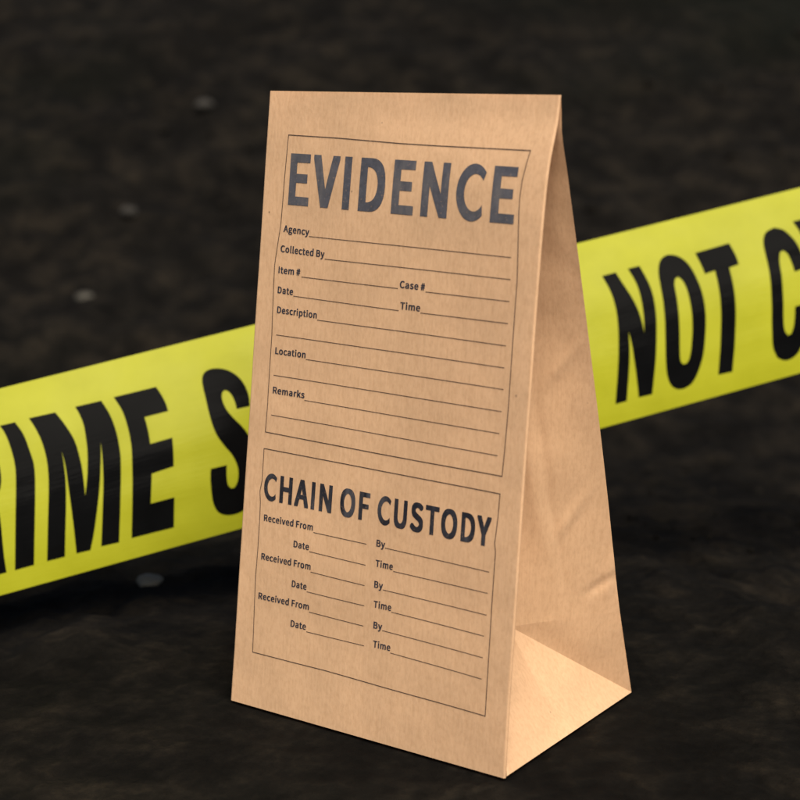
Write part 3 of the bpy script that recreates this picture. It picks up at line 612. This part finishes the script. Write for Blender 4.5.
LIFT = .00012
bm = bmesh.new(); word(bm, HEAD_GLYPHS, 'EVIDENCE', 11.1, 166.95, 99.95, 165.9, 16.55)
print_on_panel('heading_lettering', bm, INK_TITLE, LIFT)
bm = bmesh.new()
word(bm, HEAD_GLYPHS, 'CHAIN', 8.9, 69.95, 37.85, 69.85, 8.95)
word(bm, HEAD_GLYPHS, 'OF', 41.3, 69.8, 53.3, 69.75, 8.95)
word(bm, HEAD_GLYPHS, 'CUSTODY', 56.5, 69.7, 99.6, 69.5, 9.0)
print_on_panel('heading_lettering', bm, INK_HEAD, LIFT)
for caps, rules, frame in zip(CAPTIONS, RULES, FRAMES):
    for text, a, b in caps:
        bm = bmesh.new(); word(bm, TEXT_GLYPHS, text, a[0], a[1], b[0], b[1], 2.2)
        print_on_panel('caption_lettering', bm, INK_TEXT, LIFT)
    bm = bmesh.new()
    for a, b in rules:
        strip(bm, [(a[0]/1000, a[1]/1000), (b[0]/1000, b[1]/1000)], .00021)
    print_on_panel('writing_lines', bm, INK_RULE, LIFT)
    bm = bmesh.new()
    strip(bm, [(p[0]/1000, p[1]/1000) for p in frame], .00027, True)
    print_on_panel('form_border', bm, INK_RULE, LIFT)

# ------------------------------------------------------------------ the barrier tape
TB0, TB1, TT0, TT1 = (Vector(p) for p in TAPE_EDGES)
def tape_pt(l, s, lift=0.0):
    def at(l, s):
        b = TB0.lerp(TB1, l) if 0 <= l <= 1 else TB0 + (TB1 - TB0) * l
        t = TT0 + (TT1 - TT0) * l; b = TB0 + (TB1 - TB0) * l
        along = (TB1 - TB0).normalized(); up = (t - b).normalized(); n = along.cross(up).normalized()
        if n.y > 0: n = -n
        bow = .0034 * (4 * s * (1 - s)) ** .9 + .0022 * math.sin(math.pi * s) * math.sin(2.2 * l + .5)
        rip = .00035 * noise.noise(Vector((l * 5.0, s * 9, 2.0))) * sstep(0, .2, s)
        return b.lerp(t, s) + n * (bow + rip)
    p = at(l, s)
    if lift:
        e = .002
        du = at(l + e, s) - at(l - e, s); dv = at(l, s + e) - at(l, s - e)
        n = du.cross(dv).normalized()
        if n.y > 0: n = -n
        p = p + n * lift
    return p
tape_len = (TB1 - TB0).length
L0, L1, NU, NV = -.55, 1.75, 150, 28
verts, faces = grid(NU, NV, lambda a, b: tape_pt(L0 + a * (L1 - L0), b))
tape = link('barrier_tape', verts, faces, YELLOW, None, True)
uv = tape.data.uv_layers.new(name='UVMap')
def tape_uv(me, co):
    uvl = me.uv_layers.active
    for lp in me.loops:
        l, s = co[lp.vertex_index]; uvl.data[lp.index].uv = (l * 4.2, s)
tape_uv(tape.data, [(L0 + i / NU * (L1 - L0), j / NV) for j in range(NV + 1) for i in range(NU + 1)])
tag(tape, 'yellow plastic crime scene tape with black lettering stretched behind the paper bag', 'barrier tape')

bm = bmesh.new()
for ch, x in TAPE_TEXT:
    polys = [[(x + a / 1e4, b / 1e4) for a, b in p] for p in TAPE_GLYPHS[ch]]
    for isl in islands(polys): shape_mesh(isl, bm)
cut(bm, 1, 1 / 40, 0, 1); cut(bm, 0, 1 / 90, -.5, 1.7)
co2 = []
for v in bm.verts:
    co2.append((v.co.x, v.co.y)); v.co = tape_pt(v.co.x, v.co.y, .00013)
me = bpy.data.meshes.new('tape_lettering'); bm.to_mesh(me); bm.free()
me.materials.append(BLACK)
for p in me.polygons: p.use_smooth = True
me.uv_layers.new(name='UVMap'); tape_uv(me, co2)
if sum(p.normal.y * p.area for p in me.polygons) > 0: me.flip_normals()
ob = bpy.data.objects.new('tape_lettering', me); COL.objects.link(ob); ob.parent = tape

# ------------------------------------------------------------------ the ground
CX, CY = -.055, .04
FWD = Vector((-.5818, .8133))
def soil_height(x, y, detail=True):
    r = math.hypot(x - CX, y - CY)
    z = -.14 * sstep(.085, 1.0, r)
    s = (x - .2508) * FWD.x + (y + .4028) * FWD.y
    b = max(0.0, s - 1.0)
    z += .52 * b * b / (.5 + b)          # the bank behind
    if detail:
        p = Vector((x, y, 0))
        k = sstep(.075, .2, r)
        z += k * (.012 * noise.noise(p * 9) + .006 * noise.noise(p * 31) + .0035 * noise.noise(p * 75) + .09 * sstep(.5, 3, r) * noise.noise(p * 1.6))
        z += k * sstep(.3, .8, r) * .022 * abs(noise.noise(p * 14 + Vector((3, 9, 0))))
        z += (.2 + .8 * k) * (.0012 * noise.noise(p * 140) + .0008 * noise.noise(p * 330))
    return z
rings = [0.0]
r = .004
while r < 16:
    rings.append(r); r = r * 1.012 + .0004 + .00004 * 0 if r < .9 else r * 1.022
NA = 420
verts = [(CX, CY, soil_height(CX, CY) - .0012)]
for r in rings[1:]:
    for k in range(NA):
        a = 2 * math.pi * k / NA
        x, y = CX + r * math.cos(a), CY + r * math.sin(a)
        verts.append((x, y, soil_height(x, y) - .0012))
faces = [(0, 1 + k, 1 + (k + 1) % NA) for k in range(NA)]
for i in range(len(rings) - 2):
    a = 1 + i * NA; b = a + NA
    faces += [(a + k, b + k, b + (k + 1) % NA, a + (k + 1) % NA) for k in range(NA)]
ground = link('ground', verts, faces, soil_material(), None, True)
tag(ground, 'dark bare soil rising to a bank in the background', 'ground', kind='structure')

def blob(center, size, seed, sub=2, squash=.6):
    bm = bmesh.new(); bmesh.ops.create_icosphere(bm, subdivisions=sub, radius=1)
    sx, sy = random.uniform(.8, 1.2), random.uniform(.8, 1.2)
    vs = []
    for v in bm.verts:
        d = 1 + .28 * noise.noise(v.co * 1.3 + Vector((seed * 3.1, seed, 0))) + .1 * noise.noise(v.co * 3.5 + Vector((seed, 0, 5)))
        vs.append(Vector((v.co.x * sx, v.co.y * sy, v.co.z * squash)) * d * size)
    fs = [tuple(x.index for x in f.verts) for f in bm.faces]; bm.free()
    return [v + center for v in vs], fs

def crumb(c, s, i):
    ax = [random.uniform(.6, 1.35) for _ in range(3)]; rot = Matrix.Rotation(random.uniform(0, 6.28), 3, (random.random(), random.random(), .4))
    t = 1.618; pts = [(-1, t, 0), (1, t, 0), (-1, -t, 0), (1, -t, 0), (0, -1, t), (0, 1, t), (0, -1, -t), (0, 1, -t), (t, 0, -1), (t, 0, 1), (-t, 0, -1), (-t, 0, 1)]
    vs = [c + rot @ Vector((p[0] * ax[0], p[1] * ax[1], p[2] * ax[2] * .8)) * (s * .55 * random.uniform(.65, 1.25)) for p in pts]
    return vs, [(0,11,5),(0,5,1),(0,1,7),(0,7,10),(0,10,11),(1,5,9),(5,11,4),(11,10,2),(10,7,6),(7,1,8),(3,9,4),(3,4,2),(3,2,6),(3,6,8),(3,8,9),(4,9,5),(2,4,11),(6,2,10),(8,6,7),(9,8,1)]
# crumbs of soil and scraps of litter: nobody could count them
def scatter(name, mat, n, rmin, rmax, maker, label, cat):
    V, F = [], []
    for i in range(n):
        r = rmin * (rmax / rmin) ** random.random(); a = random.uniform(0, 2 * math.pi)
        x, y = CX + r * math.cos(a), CY + r * math.sin(a)
        vs, fs = maker(Vector((x, y, soil_height(x, y))), r, i)
        k = len(V); V += vs; F += [tuple(q + k for q in f) for f in fs]
    return tag(link(name, V, F, mat, None, False), label, cat, kind='stuff')
scatter('soil_crumbs', plain('soil_crumb', (.0036, .0030, .0023), (.0095, .0079, .0060), 90, .95, .05), 2200, .24, 2.2,
        lambda c, r, i: crumb(c, (.0003 + .0008 * random.random() ** 3) * (1 + r * 4.5), i),
        'small dark crumbs of soil strewn over the ground', 'soil')
STONE = plain('grey_stone', (.030, .027, .021), (.058, .052, .041), 40)
PALE = plain('pale_stone', (.085, .074, .055), (.15, .132, .10), 40)
EARTHY = plain('brown_stone', (.018, .016, .013), (.032, .028, .023), 40)
for i, (x, y, s, m, lab) in enumerate(PEBBLES):
    z = soil_height(x, y)
    vs, fs = blob(Vector((0, 0, 0)), s, i + 40, 3, .62)
    o = link('pebble', vs, fs, PALE if i == 0 else STONE if m else EARTHY, None, True)
    o.location = (x, y, z + s * .25); o.rotation_euler = (0, 0, i * 1.3)
    tag(o, lab, 'pebble', 'pebbles lying on the dark soil')

# ------------------------------------------------------------------ light
SUN_EL, SUN_AZ = math.radians(SUN[0]), math.radians(SUN[1])     # azimuth clockwise from +Y
world = bpy.data.worlds.new('World'); scene.world = world; world.use_nodes = True
nt = world.node_tree
bg = nt.nodes['Background']
sky = nt.nodes.new('ShaderNodeTexSky'); sky.sky_type = 'NISHITA'; sky.sun_disc = False
sky.sun_elevation = SUN_EL; sky.sun_rotation = SUN_AZ; sky.air_density = 1.0; sky.dust_density = 2.0
nt.links.new(sky.outputs[0], bg.inputs[0]); bg.inputs[1].default_value = SKY
sl = bpy.data.lights.new('sun', 'SUN'); sl.energy = SUN[2]; sl.angle = math.radians(SUN[3]); sl.color = (1.0, .92, .79)
so = bpy.data.objects.new('sun', sl); COL.objects.link(so)
to_sun = Vector((math.sin(SUN_AZ) * math.cos(SUN_EL), math.cos(SUN_AZ) * math.cos(SUN_EL), math.sin(SUN_EL)))
so.rotation_euler = to_sun.to_track_quat('Z', 'Y').to_euler(); so.location = to_sun * 5

# ------------------------------------------------------------------ camera
cam = bpy.data.cameras.new('camera'); co = bpy.data.objects.new('camera', cam); COL.objects.link(co)
R, U, B = CAMERA['r'], CAMERA['u'], CAMERA['f']
co.matrix_world = Matrix(((R[0], U[0], B[0], CAMERA['loc'][0]), (R[1], U[1], B[1], CAMERA['loc'][1]), (R[2], U[2], B[2], CAMERA['loc'][2]), (0, 0, 0, 1)))
cam.sensor_width = 36; cam.lens = CAMERA['lens']; cam.clip_start = .01; cam.clip_end = 200
cam.dof.use_dof = True; cam.dof.focus_distance = .546; cam.dof.aperture_fstop = cam.lens / 1000 / APERTURE * 1.0
scene.camera = co
vs_ = scene.view_settings
scene.display_settings.display_device = 'sRGB'
vs_.view_transform = 'Standard'; vs_.look = 'None'; vs_.exposure = EXPOSURE; vs_.gamma = 1
scene.cycles.use_denoising = True
scene.cycles.max_bounces = 8; scene.cycles.diffuse_bounces = 5
